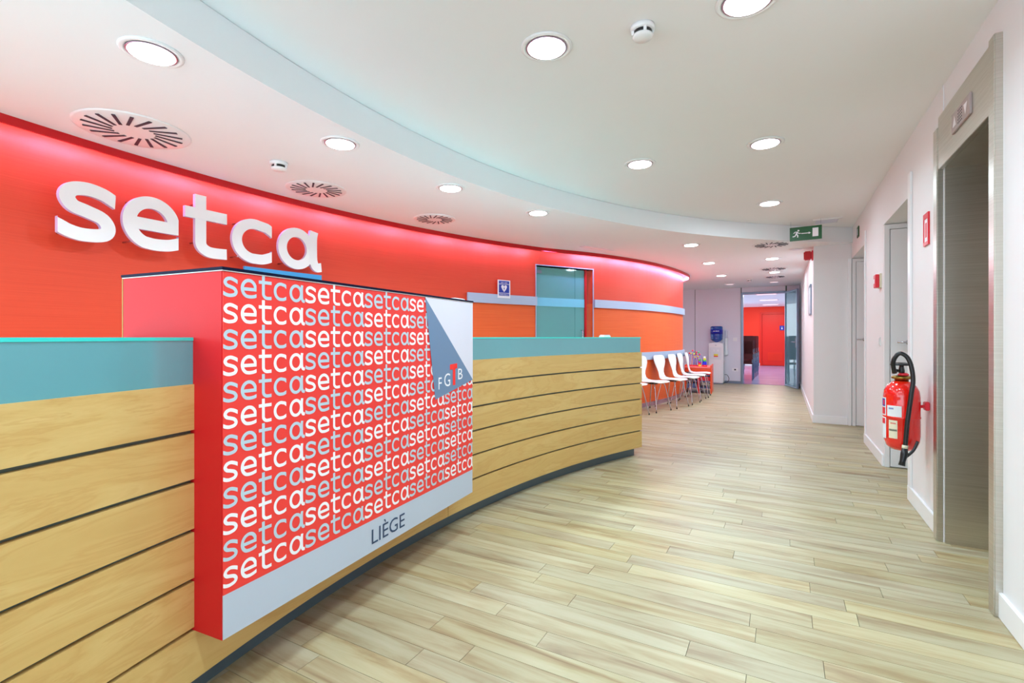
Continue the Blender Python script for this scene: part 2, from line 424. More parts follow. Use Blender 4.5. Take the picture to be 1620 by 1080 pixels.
# right wall with lift recess and two niches
XR = .79
mb = MB()
mb.box(XR, XR+.5, -2.9, 2.76, 0, ZU)
mb.box(XR+.004, XR+.5, 2.76, 3.59, 2.36, ZU)
mb.box(XR, XR+.5, 3.59, 4.41, 0, ZU)
mb.box(XR, XR+1.25, 4.41, 5.455, 2.15, ZU)
mb.box(XR, XR+1.25, 5.455, 6.55, 0, ZU)
mb.box(XR, XR+1.25, 6.55, 7.76, 2.17, ZU)
mb.box(XR+.9, XR+1.25, 4.41, 5.455, 0, 2.15); mb.box(XR+.9, XR+1.25, 6.55, 7.76, 0, 2.17)
mb.box(XR+.5, XR+1.25, 3.59, 4.41, 0, ZU)
struct(mb, 'wall_right', 'white_wall')
mb = MB(); mb.box(.366, XR+1.25, 7.76, 13.4, 0, ZU-.001); struct(mb, 'wall_pillar', 'white_wall')
bb = MB()
def skirt(b, x0, x1, y0, y1): b.box(x0, x1, y0, y1, 0, .105)
skirt(bb, XR-.014, XR+.002, -2.9, 2.735); skirt(bb, XR-.014, XR+.002, 3.67, 4.422); skirt(bb, XR-.014, XR+.002, 5.441, 6.564)
pass
bb.build('baseboard_right', 'white_gloss', bevel=.003, kind='structure')
bb = MB(); skirt(bb, .352, .368, 7.7635, 13.38); skirt(bb, .352, .745, 7.746, 7.762); bb.build('baseboard_pillar', 'white_gloss', bevel=.003, kind='structure')
# niche doors (face the camera)
for nme, Y, zt, hz, hx in (('door_1', 5.455, 2.10, 1.105, .945), ('door_2', 7.76, 2.12, 1.12, .905)):
    mb = MB(); mb.box(XR+.045, XR+.86, Y-.03, Y-.004, .006, zt); dr = struct(mb, nme, 'white_wall', bevel=.002)
    f = MB(); f.box(XR+.002, XR+.04, Y-.034, Y, 0, zt+.046); f.box(XR+.04, XR+.86, Y-.034, Y, zt+.004, zt+.046); f.build('door_frame', 'white_wall', dr, bevel=.002)
    hd = MB(); hd.lathe([(.024, -.008), (.024, 0)], 16, (hx+.02, Y-.034, hz), axis='y'); hd.tube([(hx+.02, Y-.036, hz), (hx+.02, Y-.085, hz), (hx, Y-.09, hz), (hx-.07, Y-.09, hz)], .009, 8)
    hd.build('door_handle', 'chrome', dr)
mb = MB(); mb.box(.748, .786, 7.725, 7.76, 0, 2.168); struct(mb, 'trim_2', 'white_gloss', bevel=.003)
mb = MB(); mb.box(XR-.012, XR, 6.49, 6.55, 0, 2.30); struct(mb, 'trim_3', 'white_gloss', bevel=.003)
mb = MB(); mb.box(XR-.014, XR, 4.33, 4.41, .105, 2.30); struct(mb, 'trim_4', 'white_gloss', bevel=.003)

# back wall of partition panels
YB = 13.4
def atY(x, Y): v = ray(x); return v.x/v.y*Y
xa, xd0, xd1 = -5.2, atY(1173, YB), atY(1243, YB)
mb = MB(); mb.box(-9, xd0, YB+.02, YB+.12, 0, ZU); mb.box(xd0, xd1, YB+.02, YB+.12, 2.235, ZU); mb.box(xd1, .366, YB+.02, YB+.12, 0, ZU)
wb = struct(mb, 'wall_back', 'gap')
cuts = [-7.5, -6.4, -5.3, -4.2, -3.1, atY(1099.5, YB), xd0-.012]
for a, b_ in zip(cuts[:-1], cuts[1:]):
    q = MB(); q.box(a+.006, b_-.006, YB, YB+.022, .06, ZL); q.build('panel', 'panel', wb, loc=((a+b_)/2, YB, 1.2), bevel=.001)
for a, b_, z0, z1 in ((xd0, xd1, 2.25, ZL), (xd1+.02, .362, .06, ZL)):
    q = MB(); q.box(a+.006, b_-.006, YB, YB+.022, z0, z1); q.build('panel', 'panel', wb, loc=((a+b_)/2, YB, (z0+z1)/2), bevel=.001)
mb = MB(); mb.box(-9, xd0-.01, YB-.008, YB+.02, 0, .055); mb.box(xd1+.05, .352, YB-.008, YB+.02, 0, .055); struct(mb, 'baseboard_back', 'grey_metal')
mb = MB(); mb.box(xd0-.005, xd0+.04, YB-.03, YB+.13, 0, 2.245); mb.box(xd1-.02, xd1+.025, YB-.03, YB+.13, 0, 2.245); mb.box(xd0+.04, xd1-.02, YB-.03, YB+.13, 2.2, 2.245)
struct(mb, 'trim_5', 'grey_metal', bevel=.003)

# glass door leaf standing open towards us
hx, hy = xd1, YB-.03; ex, ey = .293, 12.56
ang = atan2(ey-hy, ex-hx); LL = sqrt((ex-hx)**2+(ey-hy)**2)
gd = thing('glass_door', 'open teal glass door leaf with steel lever at the far doorway', 'door', (hx, hy, 0), ang)
q = MB(); q.box(.03, LL-.03, -.005, .005, .03, 2.2); q.build('glass_pane', 'clear_teal', gd)
q = MB(); q.box(0, .03, -.02, .02, .01, 2.22); q.box(LL-.03, LL, -.02, .02, .01, 2.22); q.box(.03, LL-.03, -.02, .02, 2.19, 2.22); q.box(.03, LL-.03, -.02, .02, .01, .04)
q.build('door_frame', 'grey_metal', gd)
q = MB(); q.box(LL-.09, LL-.03, -.028, .028, .92, 1.12); q.tube([(LL-.06, -.02, 1.04), (LL-.06, -.07, 1.04), (LL-.19, -.07, 1.04)], .011, 8); q.tube([(LL-.06, .02, 1.04), (LL-.06, .07, 1.04), (LL-.19, .07, 1.04)], .011, 8); q.build('door_handle', 'chrome', gd)

# far room beyond the doorway
mb = MB(); mb.box(-4, 1.2, YB+.0, 22.6, -.06, 0.002); struct(mb, 'floor_far_room', 'far_floor')
mb = MB(); mb.box(-4, 1.2, YB+.12, 22.6, ZL, ZL+.08); struct(mb, 'ceiling_far_room', 'ceiling')
YF = 22.3
mb = MB(); mb.box(-4, 1.2, YF, YF+.1, 0, ZL); wf = struct(mb, 'wall_far_room', 'red_paint')
mb = MB(); mb.box(1.1, 1.2, YB+.12, YF, 0, ZL); struct(mb, 'wall_far_room_right', 'white_wall')
mb = MB(); mb.box(-4, -1.30, YF-.014, YF, 0, .1); mb.box(-1.3, -.80, YF-.014, YF, 0, .1); struct(mb, 'baseboard_far_room', 'white_gloss')
mb = MB(); mb.box(-1.75, -1.38, 20.2, 20.6, 0, ZL); struct(mb, 'wall_far_column', 'white_gloss')
mb = MB(); mb.box(-.72, .12, YF-.04, YF-.005, .02, 2.06); d3 = struct(mb, 'door_3', 'red_door', bevel=.004)
f = MB(); f.box(-.80, -.73, YF-.06, YF, 0, 2.14); f.box(.13, .20, YF-.06, YF, 0, 2.14); f.box(-.73, .13, YF-.06, YF, 2.07, 2.14); f.build('door_frame', 'red_door', d3, bevel=.004)
for k in range(6):
    f = MB(); f.box(-.52, 0.0, YF-.056, YF-.040, .22+k*.055, .25+k*.055); f.build('slat', 'red_paint', d3)
t = tag(MB().box(-.10, .06, YF-.052, YF-.041, 1.42, 1.60).build('door_sign', 'sign_blue'), 'small blue square sign on the far red door', 'sign')
q = MB(); q.box(-.04, .0, YF-.0545, YF-.0525, 1.46, 1.52); q.lathe([(.014, -.001), (.014, .001)], 10, (-.02, YF-.0535, 1.55), axis='y'); q.build('pictogram', 'print_white', t)

# glass door set in the red wall
pL, pR = wall_at(uD0), wall_at(uD1); dv = (pR-pL); DL = dv.length; dv.normalize()
da = atan2(dv.y, dv.x); nrm = Vector((dv.y, -dv.x))
g0 = pL - nrm*.06
wgl = thing('glass_panel_door', 'teal glass door in the red wall with a pale blue band across it', 'door', (g0.x, g0.y, 0), da)
gw = DL*.885
q = MB(); q.box(0.004, gw*.80, -.006, .006, .01, DZ-.012); q.build('glass_pane', 'tinted', wgl)
q = MB(); q.box(gw*.80+.006, gw, -.006, .006, .01, DZ-.012); q.build('glass_pane', 'tinted', wgl)
q = MB(); q.box(0.004, gw, -.012, -.007, 1.585, 1.705); q.build('frosted_band', 'frost_band', wgl)
q = MB(); q.box(.01, .12, -.022, -.0065, DZ-.10, DZ-.055); q.build('top_hinge', 'grey_metal', wgl, bevel=.003)
q = MB(); q.box(gw+.0, gw+.03, -.03, .03, .0, DZ-.002); q.build('door_post', 'red_gloss', wgl, bevel=.003)
q = MB(); q.tube([(gw*.93, -.012, 1.0), (gw*.93, -.05, 1.0), (gw*.93, -.05, 1.25), (gw*.93, -.012, 1.25)], .008, 8); q.build('door_handle', 'chrome', wgl)
mb = MB(); pl3 = lambda a: (pL + dv*a)
for a0_, a1_, z0, z1 in ((-.012, 0.0, 0, DZ+.012), (DL, DL+.012, 0, DZ+.012), (0, DL, DZ, DZ+.012)):
    P_ = [pl3(a0_)+nrm*.012, pl3(a1_)+nrm*.012, pl3(a1_)-nrm*.15, pl3(a0_)-nrm*.15]; mb.prism([(p.x, p.y) for p in P_], z0, z1)
struct(mb, 'trim_6', 'silver')
# small office behind that door
bk = pL - nrm*2.6; 
mb = MB(); P_ = [pL-nrm*2.6-dv*2, pL-nrm*2.6+dv*4, pL-nrm*2.7+dv*4, pL-nrm*2.7-dv*2]; mb.prism([(p.x, p.y) for p in P_], 0, ZL); struct(mb, 'wall_office', 'panel')
qn = thing('wall_notice', 'grey notice seen faintly through the teal glass door', 'notice', tuple((pL-nrm*2.58+dv*1.2).to_3d()[:2])+(1.9,), da)
MB().box(-.12, .12, -.02, 0, -.14, .14).build('backing', 'slate', qn); MB().box(-.1, .1, -.023, -.021, -.12, .12).build('sheet', 'shade_blue', qn)

# ================================================================== RECEPTION COUNTER
RW = 6.44; aE = on_arc(1015.5, RW); aS = on_arc(709, RW); aB = -.56
ctr = thing('reception_counter', 'long curved maple plank reception counter with teal glass band along its top', 'counter', (-1.8, 2.2, 0))
P0, GAP, BD = .146, .012, .153
for i in range(6):
    z1 = H - P0 - i*BD; z0 = z1 - BD + (GAP if i < 5 else 0)
    for a0_, a1_ in ((aB, aS-.0004), (aS+.0004, aE)):
        c_ = AP(RW, (a0_+a1_)/2)
        world_parent(MB().arcbox(RW, RW+.02, a0_, a1_, z0, z1, 40), 'plank', 'maple', ctr)
world_parent(MB().arcbox(RW+.018, RW+.03, aB, aE-.001, .085, H-P0, 60), 'joint_backing', 'gap', ctr)
world_parent(MB().arcbox(RW+.064, RW+.075, aB, aE-.006, .0, .09, 60), 'kickplate', 'kick', ctr)
world_parent(MB().arcbox(RW+.006, RW+.018, aB, on_arc(1013, RW+.006), H-P0, H-.011, 60), 'glass_band', 'teal', ctr)
world_parent(MB().arcbox(RW+.004, RW+.36, aB, on_arc(1014, RW+.004), H-.011, H-.001, 60), 'glass_top', ['teal_edge'], ctr)
world_parent(MB().arcbox(RW+.02, RW+.34, aE-.004, aE, .085, H-.012, 2), 'end_panel', 'maple', ctr)
world_parent(MB().arcbox(RW+.12, RW+.85, aB, aE-.01, .72, .75, 50), 'desk_worktop', 'white_gloss', ctr)  # unseen worktop, made white and wide to bounce light onto the lower ceiling
world_parent(MB().arcbox(RW+.33, RW+.345, aB, aE-.01, .75, H-.012, 50), 'inner_riser', 'maple', ctr)

# ================================================================== RED SIGN BOX on the counter
PA = Vector((-1.4705, .8775)); UU = Vector((-.081, 1.0)).normalized(); NN = Vector((UU.y, -UU.x)); BL = 1.555; BZ0, BZ1, BDp = .239, 1.349, .505
boxang = atan2(UU.y, UU.x)
sb = thing('sign_box', 'red printed sign box hung on the counter front with rows of setca words', 'sign', (PA.x, PA.y, BZ0), boxang)
hh = BZ1-BZ0
# local: x along face, +y into the counter, z up
q = MB(); q.box(0, BL, .003, BDp, 0, hh); q.build('box_body', 'red_gloss', sb, bevel=.0015)
q = MB(); q.box(.002, BL-.002, 0, .0028, .135, hh-.002); q.build('front_panel', 'red_print', sb)
q = MB(); q.box(.002, BL-.002, 0, .0028, .002, .1345); q.build('lower_band', 'grey_band', sb)
q = MB(); q.box(-.004, BL+.004, -.004, BDp+.004, hh+.0035, hh+.012); q.build('glass_top', 'dark_glass', sb)
q = MB(); q.box(-.002, BL+.002, -.002, BDp+.002, hh, hh+.0025); q.build('top_edging', 'white_gloss', sb)
q = MB(); q.box(-.001, BL, BDp, BDp+.004, 0, hh); q.build('back_edging', 'maple_edge', sb)
XH = .0612; top = .905+.004
lets = {'print_white': MB(), 'print_grey': MB()}
LX = {'s': .0016, 'e': .0594, 't': .123, 'c': .180, 'a': .2441}
LWp = {'s': .0476, 'e': .0575, 't': .0486, 'c': .0515, 'a': .0666}
rows = [(437.9, 469.9, 365, 0)]
for r_ in range(12):
    zb = (1.151 + (533-469.9)/521) - .0800*r_ - BZ0 - .0015*0
    for wd in range(5):
        mname = 'print_grey' if (r_+wd) % 2 == 0 else 'print_white'
        for ch in 'setca':
            W_ = LWp[ch]/XH; x0 = LX[ch]+wd*.312
            for si, st in enumerate(strokes(ch, W_, .175)):
                ribbon(lets[mname], st, .175, lambda x, z, d, x0=x0, zb=zb, si=si: (min(x0+x*XH, BL-.002), -.0006-.0002*si, zb+z*XH), 0, 0, cl=(CL[ch][0], (1 if ch == 's' else CL[ch][1])*W_))
for k_, m_ in lets.items(): o_ = m_.build('lettering', k_, sb); o_['label'] = ('white' if k_ == 'print_white' else 'pale blue grey')+' printed setca words'; o_['kind'] = 'stuff'
q = MB(); ft = hh-.002
T0, T1, T2 = (1.063, ft), (BL-.002, (533-600)/268.9+H-BZ0), (1.154, (533-632)/308.2+H-BZ0)
q.poly([(T0[0], -.0022, T0[1]), (BL-.002, -.0022, ft), (T1[0], -.0022, T1[1])], [(0, 1, 2)]); q.build('corner_field', 'pale', sb)
q = MB(); q.poly([(T0[0], -.0026, T0[1]), (T1[0], -.0026, T1[1]), (T2[0], -.0026, T2[1])], [(0, 1, 2)]); q.build('corner_triangle', 'slate', sb)
def pz(x, y):                                    # px on the panel face -> (along, up)
    v = ray(x); den = UU.x*(-v.y)+v.x*UU.y; t_ = (PA.x*UU.y-PA.y*UU.x)/(v.x*UU.y-v.y*UU.x)
    p = v*t_; return ((p-PA).dot(UU), H+(533-y)*t_/F - BZ0)
q = MB(); fnp = lambda x, z: (x, -.0032, z)
sk = .0
for ch, xl, xr, yt, yb, m_ in (('F', 693, 698, 596, 616, 0), ('G', 702, 711.5, 590, 611.5, 0), ('T', 711, 722.5, 577, 610, 1), ('B', 724, 731, 582, 600, 0)):
    a_ = pz(xl, yb); b2 = pz(xr, yb); c2 = pz((xl+xr)/2, yt)[1]-pz((xl+xr)/2, yb)[1]
    if ch == 'T':
        w2 = (b2[0]-a_[0]); x_m = (a_[0]+b2[0])/2+.004; zt_ = a_[1]+c2; fz = -.0034
        q.poly([(a_[0], fz, zt_), (b2[0], fz, zt_+.004), (b2[0], fz, zt_-.024), (a_[0], fz, zt_-.028)], [(0, 1, 2, 3)], 1)
        q.poly([(x_m-.012, fz, zt_-.02), (x_m+.014, fz, zt_-.02), (x_m+.014, fz, a_[1]), (x_m-.012, fz, a_[1])], [(0, 1, 2, 3)], 1)
    else: put_text(q, ch, c2, fnp, a_[0], b2[0], a_[1], 0)
q.build('emblem_text', ['print_white', 'red_text'], sb)
q = MB(); a_, b2 = pz(588, 861), pz(640, 834)
put_text(q, 'LIÈGE', (pz(640, 811)[1]-b2[1])*.97, lambda x, z: (x, -.0012, z), a_[0], b2[0], a_[1]); q.build('city_name', 'navy', sb)
t = thing('card_holder', 'small white card holder lying on the far end of the red sign box', 'card holder', (*(PA+UU*1.47-NN*.03), BZ1+.013), boxang)
MB().box(-.05, .05, 0, .05, 0, .008).build('tray', 'white_gloss', t, bevel=.002); MB().box(-.045, .045, .008, .042, .008, .0105).build('cards', 'pale', t)
c_ = AP(RW+.12, on_arc(957, RW+.12)); 
t = thing('paper_tray', 'small white dispenser on the counter top near its far end', 'dispenser', (c_.x, c_.y, H), -on_arc(957, RW+.12)+pi/2)
MB().box(-.05, .05, -.03, .03, 0, .012).build('base', 'white_gloss', t, bevel=.002); MB().box(-.042, .042, -.024, .024, .012, .020).build('top', 'pale', t)

# ================================================================== WALL SIGN LETTERS
RL = 8.5; ARC = {'s': (-.942, -.640), 'e': (-.601, -.240), 't': (-.206, .102), 'c': (.142, .484), 'a': (.536, .961)}
BASEZ = {'s': 1.742, 'e': 1.748, 't': 1.752, 'c': 1.754, 'a': 1.754}
num = {'s': 'first letter, tall white S', 'e': 'second letter, white E', 't': 'third letter, white T', 'c': 'fourth letter, white C', 'a': 'last letter, white A'}
for ch in 'setca':
    a0_, a1_ = ARC[ch]; xh = .358; W_ = (a1_-a0_)/xh; am = (a0_+a1_)/2/RL; pc = AP(RL, am); zb = BASEZ[ch]
    t = thing('sign_letter', {'s': 'raised white lower-case s opening the wall sign', 'e': 'raised white lower-case e between s and t on the red wall', 't': 'raised white lower-case t mid wall sign, taller than its neighbours', 'c': 'raised white lower-case c between t and a on the red wall', 'a': 'raised white lower-case a closing the wall sign above the blue plate'}[ch], 'letter', (pc.x, pc.y, zb), pi/2-am*0-am, 'raised setca letters on the red wall')
    def fn(x, z, d, a0_=a0_, xh=xh, pc=pc, am=am, zb=zb):
        a = (a0_+x*xh)/RL; p = AP(RL+d, a)-pc; r_ = -(pi/2-am); return (p.x*cos(r_)-p.y*sin(r_), p.x*sin(r_)+p.y*cos(r_), z*xh)
    q = MB()
    for si, st in enumerate(strokes(ch, W_, .225)): ribbon(q, st, .225, fn, -.0005*si, .028, 0, 1, cl=(CL[ch][0], (1 if ch == 's' else CL[ch][1])*W_))
    q.build('letter_face', ['letter', 'letter_side'], t)
    for px_, pz_ in ((.2, .12), (.75, .12), (.25, .88), (.7, .88)) if ch != 't' else ((.36, .3), (.36, 1.1), (.8, .9)):
        p0, p1 = fn(px_*W_, pz_, .02), fn(px_*W_, pz_, .14); MB().tube([p0, p1], .006, 6).build('spacer', 'chrome', t)
q = MB(); a0_, a1_ = .244/RL, .961/RL
pc = AP(RL, (a0_+a1_)/2)
t = thing('sign_plate', 'sky blue plate under the letters c and a on the red wall', 'sign', (pc.x, pc.y, 1.645), 0)
q.arcbox(RL, RL+.02, a0_, a1_, 1.60, 1.722, 10); world_parent(q, 'plate', 'sky_blue', t)
for s0, s1 in ((a0_+.01, a0_+.012), (a1_-.012, a1_-.01)): world_parent(MB().arcbox(RL+.02, RL+.14, s0, s1, 1.65, 1.66, 1), 'spacer', 'chrome', t)
q = MB(); q.arcbox(RL-.0015, RL-.0005, .60/RL, .74/RL, 1.655, 1.662, 4); world_parent(q, 'white_line', 'print_white', t)

# AED heart sign on the wall
u = wall_param(794.5); p = wall_at(u); tg = (wall_at(u+.5)-wall_at(u-.5)).normalized(); nr = Vector((tg.y, -tg.x))
t = thing('heart_sign', 'blue and white defibrillator heart sign on the red wall above the silver strip', 'sign', (p.x+nr.x*.037, p.y+nr.y*.037, 1.66), atan2(tg.y, tg.x))
sw, sh = .205, .235
MB().box(-sw/2, sw/2, -.004, 0, 0, sh).build('plate', 'print_white', t)
q = MB(); e = .018
for z0, z1 in ((e+.012, .062), (.068, .178), (.184, sh-.012)): q.poly([(-sw/2+e, -.0046, z0), (sw/2-e, -.0046, z0), (sw/2-e, -.0046, z1), (-sw/2+e, -.0046, z1)], [(0, 1, 2, 3)])
q.build('blue_fields', 'sign_blue', t)
q = MB(); hp = [(0, .078), (.03, .112), (.048, .142), (.044, .162), (.026, .170), (.010, .165), (0, .153), (-.010, .165), (-.026, .170), (-.044, .162), (-.048, .142), (-.03, .112)]
q.poly([(x, -.0052, z) for x, z in [(0, .12)]+hp], [(0, i+1, (i+1) % 12+1) for i in range(12)]); q.build('heart', 'print_white', t)
q = MB(); q.poly([(x, -.0058, z) for x, z in ((.008, .158), (-.009, .120), (0, .120), (-.006, .088), (.012, .130), (.002, .130))], [(0, 1, 2, 5), (5, 2, 3, 4)]); q.build('lightning_bolt', 'sign_blue', t)
q = MB(); put_text(q, 'DEA AED', .018, lambda x, z: (x, -.0052, z), -.055, .055, .192); q.build('lettering', 'print_white', t); q = MB(); put_text(q, 'Défibrillateur', .018, lambda x, z: (x, -.0052, z), -.075, .075, .038); q.build('lettering', 'print_white', t)

# ================================================================== CEILING FITTINGS
def downlight(x, y, z, r, label, lit=True, group='round downlights', pw=1):
    if y > 3 and z > 2.5: pw = .75
    t = thing('ceiling_downlight', label, 'downlight', (x, y, z), 0, group)
    MB().lathe([(r, .0), (r, -.004), (r*.93, -.008), (r*.80, -.006), (r*.78, .0), (r*.78, .012)], 36).build('trim_ring', 'white_gloss', t)
    MB().lathe([(r*.80, -.0085), (r*.76, -.0095), (r*.72, -.0085)], 36).build('reflector', 'lamp_ring', t)
    MB().lathe([(r*.73, -.0088), (r*.70, -.0125), (r*.4, -.0145), (.004, -.015)], 32).build('lens', 'lamp' if lit else 'lamp_off', t)
    if lit:
        ld = bpy.data.lights.new('lamp_light', 'AREA'); ld.shape = 'DISK'; ld.size = r*1.3; ld.energy = LAMP_W*pw; ld.color = (.69, .885, 1.0); ld.spread = radians(150 if y < 5 else 178)
        lo = bpy.data.objects.new('lamp_light', ld); COL.objects.link(lo); lo.parent = t; lo.location = (0, 0, -.018)
Ud = [(-1.01, 2.19, 'lit downlight in the upper ceiling nearest the smoke detector'), (-.13, 2.29, 'lit downlight cut by the top edge, beyond the smoke detector'), (-1.02, 4.03, 'lit downlight in the upper ceiling close to the curved soffit'),
      (-.11, 4.04, 'lit downlight in the upper ceiling level with the lift'), (-.12, 5.87, 'lit downlight in the upper ceiling nearest the exit sign')]
for x, y, l in Ud: downlight(x, y, ZU-.0005, .125, l, pw=1.0)
Ld = [(-2.37, 1.11, 'largest lit downlight above the counter, beside the first round vent'), (-2.44, 2.20, 'second lit downlight above the counter, beyond the small white detector'), (-2.38, 3.29, 'third lit downlight above the counter, above the third round vent'), (-2.10, 4.36, 'fourth lit downlight above the counter, at the edge of the soffit'),
      (-1.06, 6.85, 'lit downlight before the chairs, first beyond the soffit'), (-1.06, 8.66, 'lit downlight above the white chairs'), (-1.06, 10.54, 'lit downlight above the play table')]
for x, y, l in Ld: downlight(x, y, ZL, .118, l, pw=1.35 if y < 5 else 1.5)
downlight(-.14, 8.64, ZL, .118, 'lit downlight between the first and second far round vents'); downlight(-.13, 10.46, ZL, .115, 'lit downlight between the second and third far round vents')
downlight(-1.06, 12.34, ZL, .11, 'unlit downlight before the water cooler', False); downlight(-.16, 12.32, ZL, .11, 'unlit downlight before the glass door', False)
for x, y in ((-2.4, -.1), (-1.0, .35), (-.13, .4), (-1.0, -1.5), (-3.0, -1.4)): downlight(x, y, ZU-.0005 if x > -2 else ZL, .12, 'lit downlight behind the viewpoint', group='downlights behind the viewpoint', pw=.9)

def diffuser(x, y, z, r, label):
    t = thing('ceiling_diffuser', label, 'air vent', (x, y, z), 0, 'round swirl vents in the lower ceiling')
    MB().lathe([(r, 0), (r, -.003), (r*.96, -.007), (r*.5, -.009), (.005, -.009)], 48).build('plate', 'white_gloss', t)
    sl = None; ns = 18
    for k in range(ns):
        a = 2*pi*k/ns; q = MB(); tilt = .42
        ca, sa = cos(a), sin(a); dx, dy = cos(a+tilt), sin(a+tilt); p0 = Vector((ca*r*.36, sa*r*.36)); p1 = p0+Vector((dx, dy))*r*.50; nn = Vector((-dy, dx))*r*.028
        P_ = [p0+nn, p0-nn, p1-nn*1.1, p1+nn*1.1]
        q.prism([(v.x, v.y) for v in P_], -.0115, -.0075); q.build('slot', 'grille', t)
diffuser(-3.36, 1.48, ZL, .285, 'round white swirl vent nearest, above the wall sign'); diffuser(-3.37, 2.79, ZL, .235, 'second round swirl vent, beyond the small white detector'); diffuser(-3.15, 4.08, ZL, .215, 'third round swirl vent above the red wall')
diffuser(-.13, 7.34, ZL, .235, 'round swirl vent beside the green exit sign'); diffuser(-.14, 9.96, ZL, .225, 'round swirl vent over the corridor, middle of the far three'); diffuser(-.13, 11.27, ZL, .20, 'round swirl vent nearest the glass doorway')
def detector(x, y, z, r, label):
    t = thing('smoke_detector', label, 'smoke detector', (x, y, z))
    MB().lathe([(r*1.05, 0), (r*1.05, -.018), (r*.95, -.022)], 28).build('base', 'white_gloss', t)
    MB().lathe([(r*.80, -.022), (r*.80, -.040)], 28).build('sensing_slot', 'black', t)
    for k in range(4):
        a = k*pi/2+.5; MB().cbox((cos(a)*r*.82, sin(a)*r*.82, -.031), (.012, .012, .02)).build('rib', 'white_gloss', t)
    MB().lathe([(r*.86, -.039), (r*.86, -.046), (r*.74, -.054), (.004, -.057)], 28).build('cap', 'white_gloss', t)
detector(-.56, 2.26, ZU-.0005, .052, 'white smoke detector in the upper ceiling between two downlights'); detector(-3.09, 2.24, ZL, .058, 'white smoke detector above the wall sign, between two round vents')
detector(-.62, 11.55, ZL, .05, 'small detector in the ceiling before the water cooler')
t = thing('ceiling_speaker', 'flat pale round ceiling speaker beside the red sounder', 'speaker', (.16, 7.88, ZL))
MB().lathe([(.09, 0), (.09, -.004), (.08, -.006)], 28).build('rim', 'white_gloss', t); MB().lathe([(.08, -.004), (.078, -.009), (.004, -.011)], 28).build('mesh_cover', 'panel', t)
t = thing('ceiling_grille', 'square white framed air grille in the upper ceiling beside the exit sign', 'air grille', (.47, 7.10, ZU))
q = MB()
for a in ((-.15, .15, -.15, -.115), (-.15, .15, .115, .15), (-.15, -.115, -.115, .115), (.115, .15, -.115, .115)): q.box(*a, -.012, 0)
q.build('frame', 'white_gloss', t, bevel=.002); MB().box(-.115, .115, -.115, .115, -.002, 0).build('backing', 'panel', t)
for k in range(10): MB().box(-.113, .113, -.108+k*.0225, -.098+k*.0225, -.009, -.002).build('slat', 'grille' if 0 else 'panel', t)
uq = wall_param(922); pq = wall_at(uq)
t = thing('slot_diffuser', 'thin pinkish rectangular ceiling grille above the teal glass door', 'air grille', (pq.x+.32, pq.y-.30, ZL), atan2(tg.y, tg.x))
MB().box(-.30, .30, -.05, .05, -.004, 0).build('frame', 'pale', t)
for k in range(3): MB().box(-.28, .28, -.036+k*.026, -.020+k*.026, -.007, -.004).build('slat', 'white_gloss', t)

# exit sign hung on two wires
es = thing('exit_sign', 'green running man exit sign hanging on two wires', 'exit sign', (.245, 6.95, 2.325), radians(-6))
ew, eh = .335, .165
ex0 = MB(); ex0.box(-ew/2, ew/2, -.006, .006, 0, eh); ex0.build('panel', 'green', es, bevel=.001)
q = MB(); fz = -.0072
def P2(pts): q.poly([(x, fz, z) for x, z in pts], [tuple(range(len(pts)))])
def st2(pts, w_): ribbon(q, [Vector(p) for p in pts], w_, lambda x, z, d: (x, fz, z), 0, 0)
hc = (-.075, .122); P2([(hc[0]+.011*cos(a*pi/6), hc[1]+.011*sin(a*pi/6)) for a in range(12)])
st2([(-.083, .108), (-.092, .092), (-.100, .078)], .020); st2([(-.098, .078), (-.082, .066), (-.083, .040)], .013); st2([(-.100, .078), (-.112, .056), (-.137, .052)], .012)
st2([(-.086, .106), (-.110, .108), (-.126, .090)], .009); st2([(-.084, .100), (-.068, .086), (-.050, .088)], .009)
st2([(-.045, .083), (.035, .083)], .009); P2([(.033, .097), (.055, .083), (.033, .069)]); P2([(.072, .035), (.132, .035), (.132, .138), (.072, .138)])
q.build('pictogram', 'print_white', es)
for sx in (-1, 1): MB().tube([(sx*ew*.47, 0, eh), (sx*ew*.47, 0, ZU-2.325)], .0012, 5).build('wire', 'grey_metal', es)

# ================================================================== RIGHT WALL ITEMS
# lift surround
lf = thing('lift_surround', 'brushed steel lift door surround recessed in the white wall', 'lift', (XR, 3.175, 0))
XF = .762
def lp(nm, b, m='steel', **k): return world_parent(b, nm, m, lf, **k)
lp('jamb', MB().box(XF, XR+.005, 2.73, 2.795, 0, 2.40), bevel=.004); lp('jamb', MB().box(XF, XR+.005, 3.59, 3.665, 0, 2.33), bevel=.004)
lp('header', MB().box(XF+.006, XR+.0035, 2.795, 3.59, 2.09, 2.385), bevel=.002)
lp('side_return', MB().box(XR+.005, XR+.43, 3.572, 3.59, 0, 2.09)); lp('side_return', MB().box(XR+.005, XR+.43, 2.76, 2.795, 0, 2.09))
lp('head_return', MB().box(XR+.004, XR+.43, 2.795, 3.572, 2.09, 2.11))
for y0, y1 in ((2.797, 3.182), (3.186, 3.570)): lp('door', MB().box(XR+.40, XR+.43, y0, y1, .012, 2.085))
pn = lp('indicator_panel', MB().box(XF-.003, XF+.006, 3.02, 3.30, 2.185, 2.285), 'indicator', bevel=.002)
q = MB()
for sg, yc in ((1, 3.25), (-1, 3.08)):
    z = 2.235; q.poly([(XF-.0036-XR, yc-.028-3.175, z-.024*sg), (XF-.0036-XR, yc+.028-3.175, z-.024*sg), (XF-.0036-XR, yc-3.175, z+.030*sg)], [(0, 1, 2)])
q.build('arrow_symbols', 'print_white', pn)
q = MB()
for r_ in range(5):
    for k in range(4): q.cbox((XF-.0035-XR, 3.135+k*.018-3.175, 2.205+r_*.015), (.001, .006, .006))
q.build('speaker_holes', 'grille', pn)

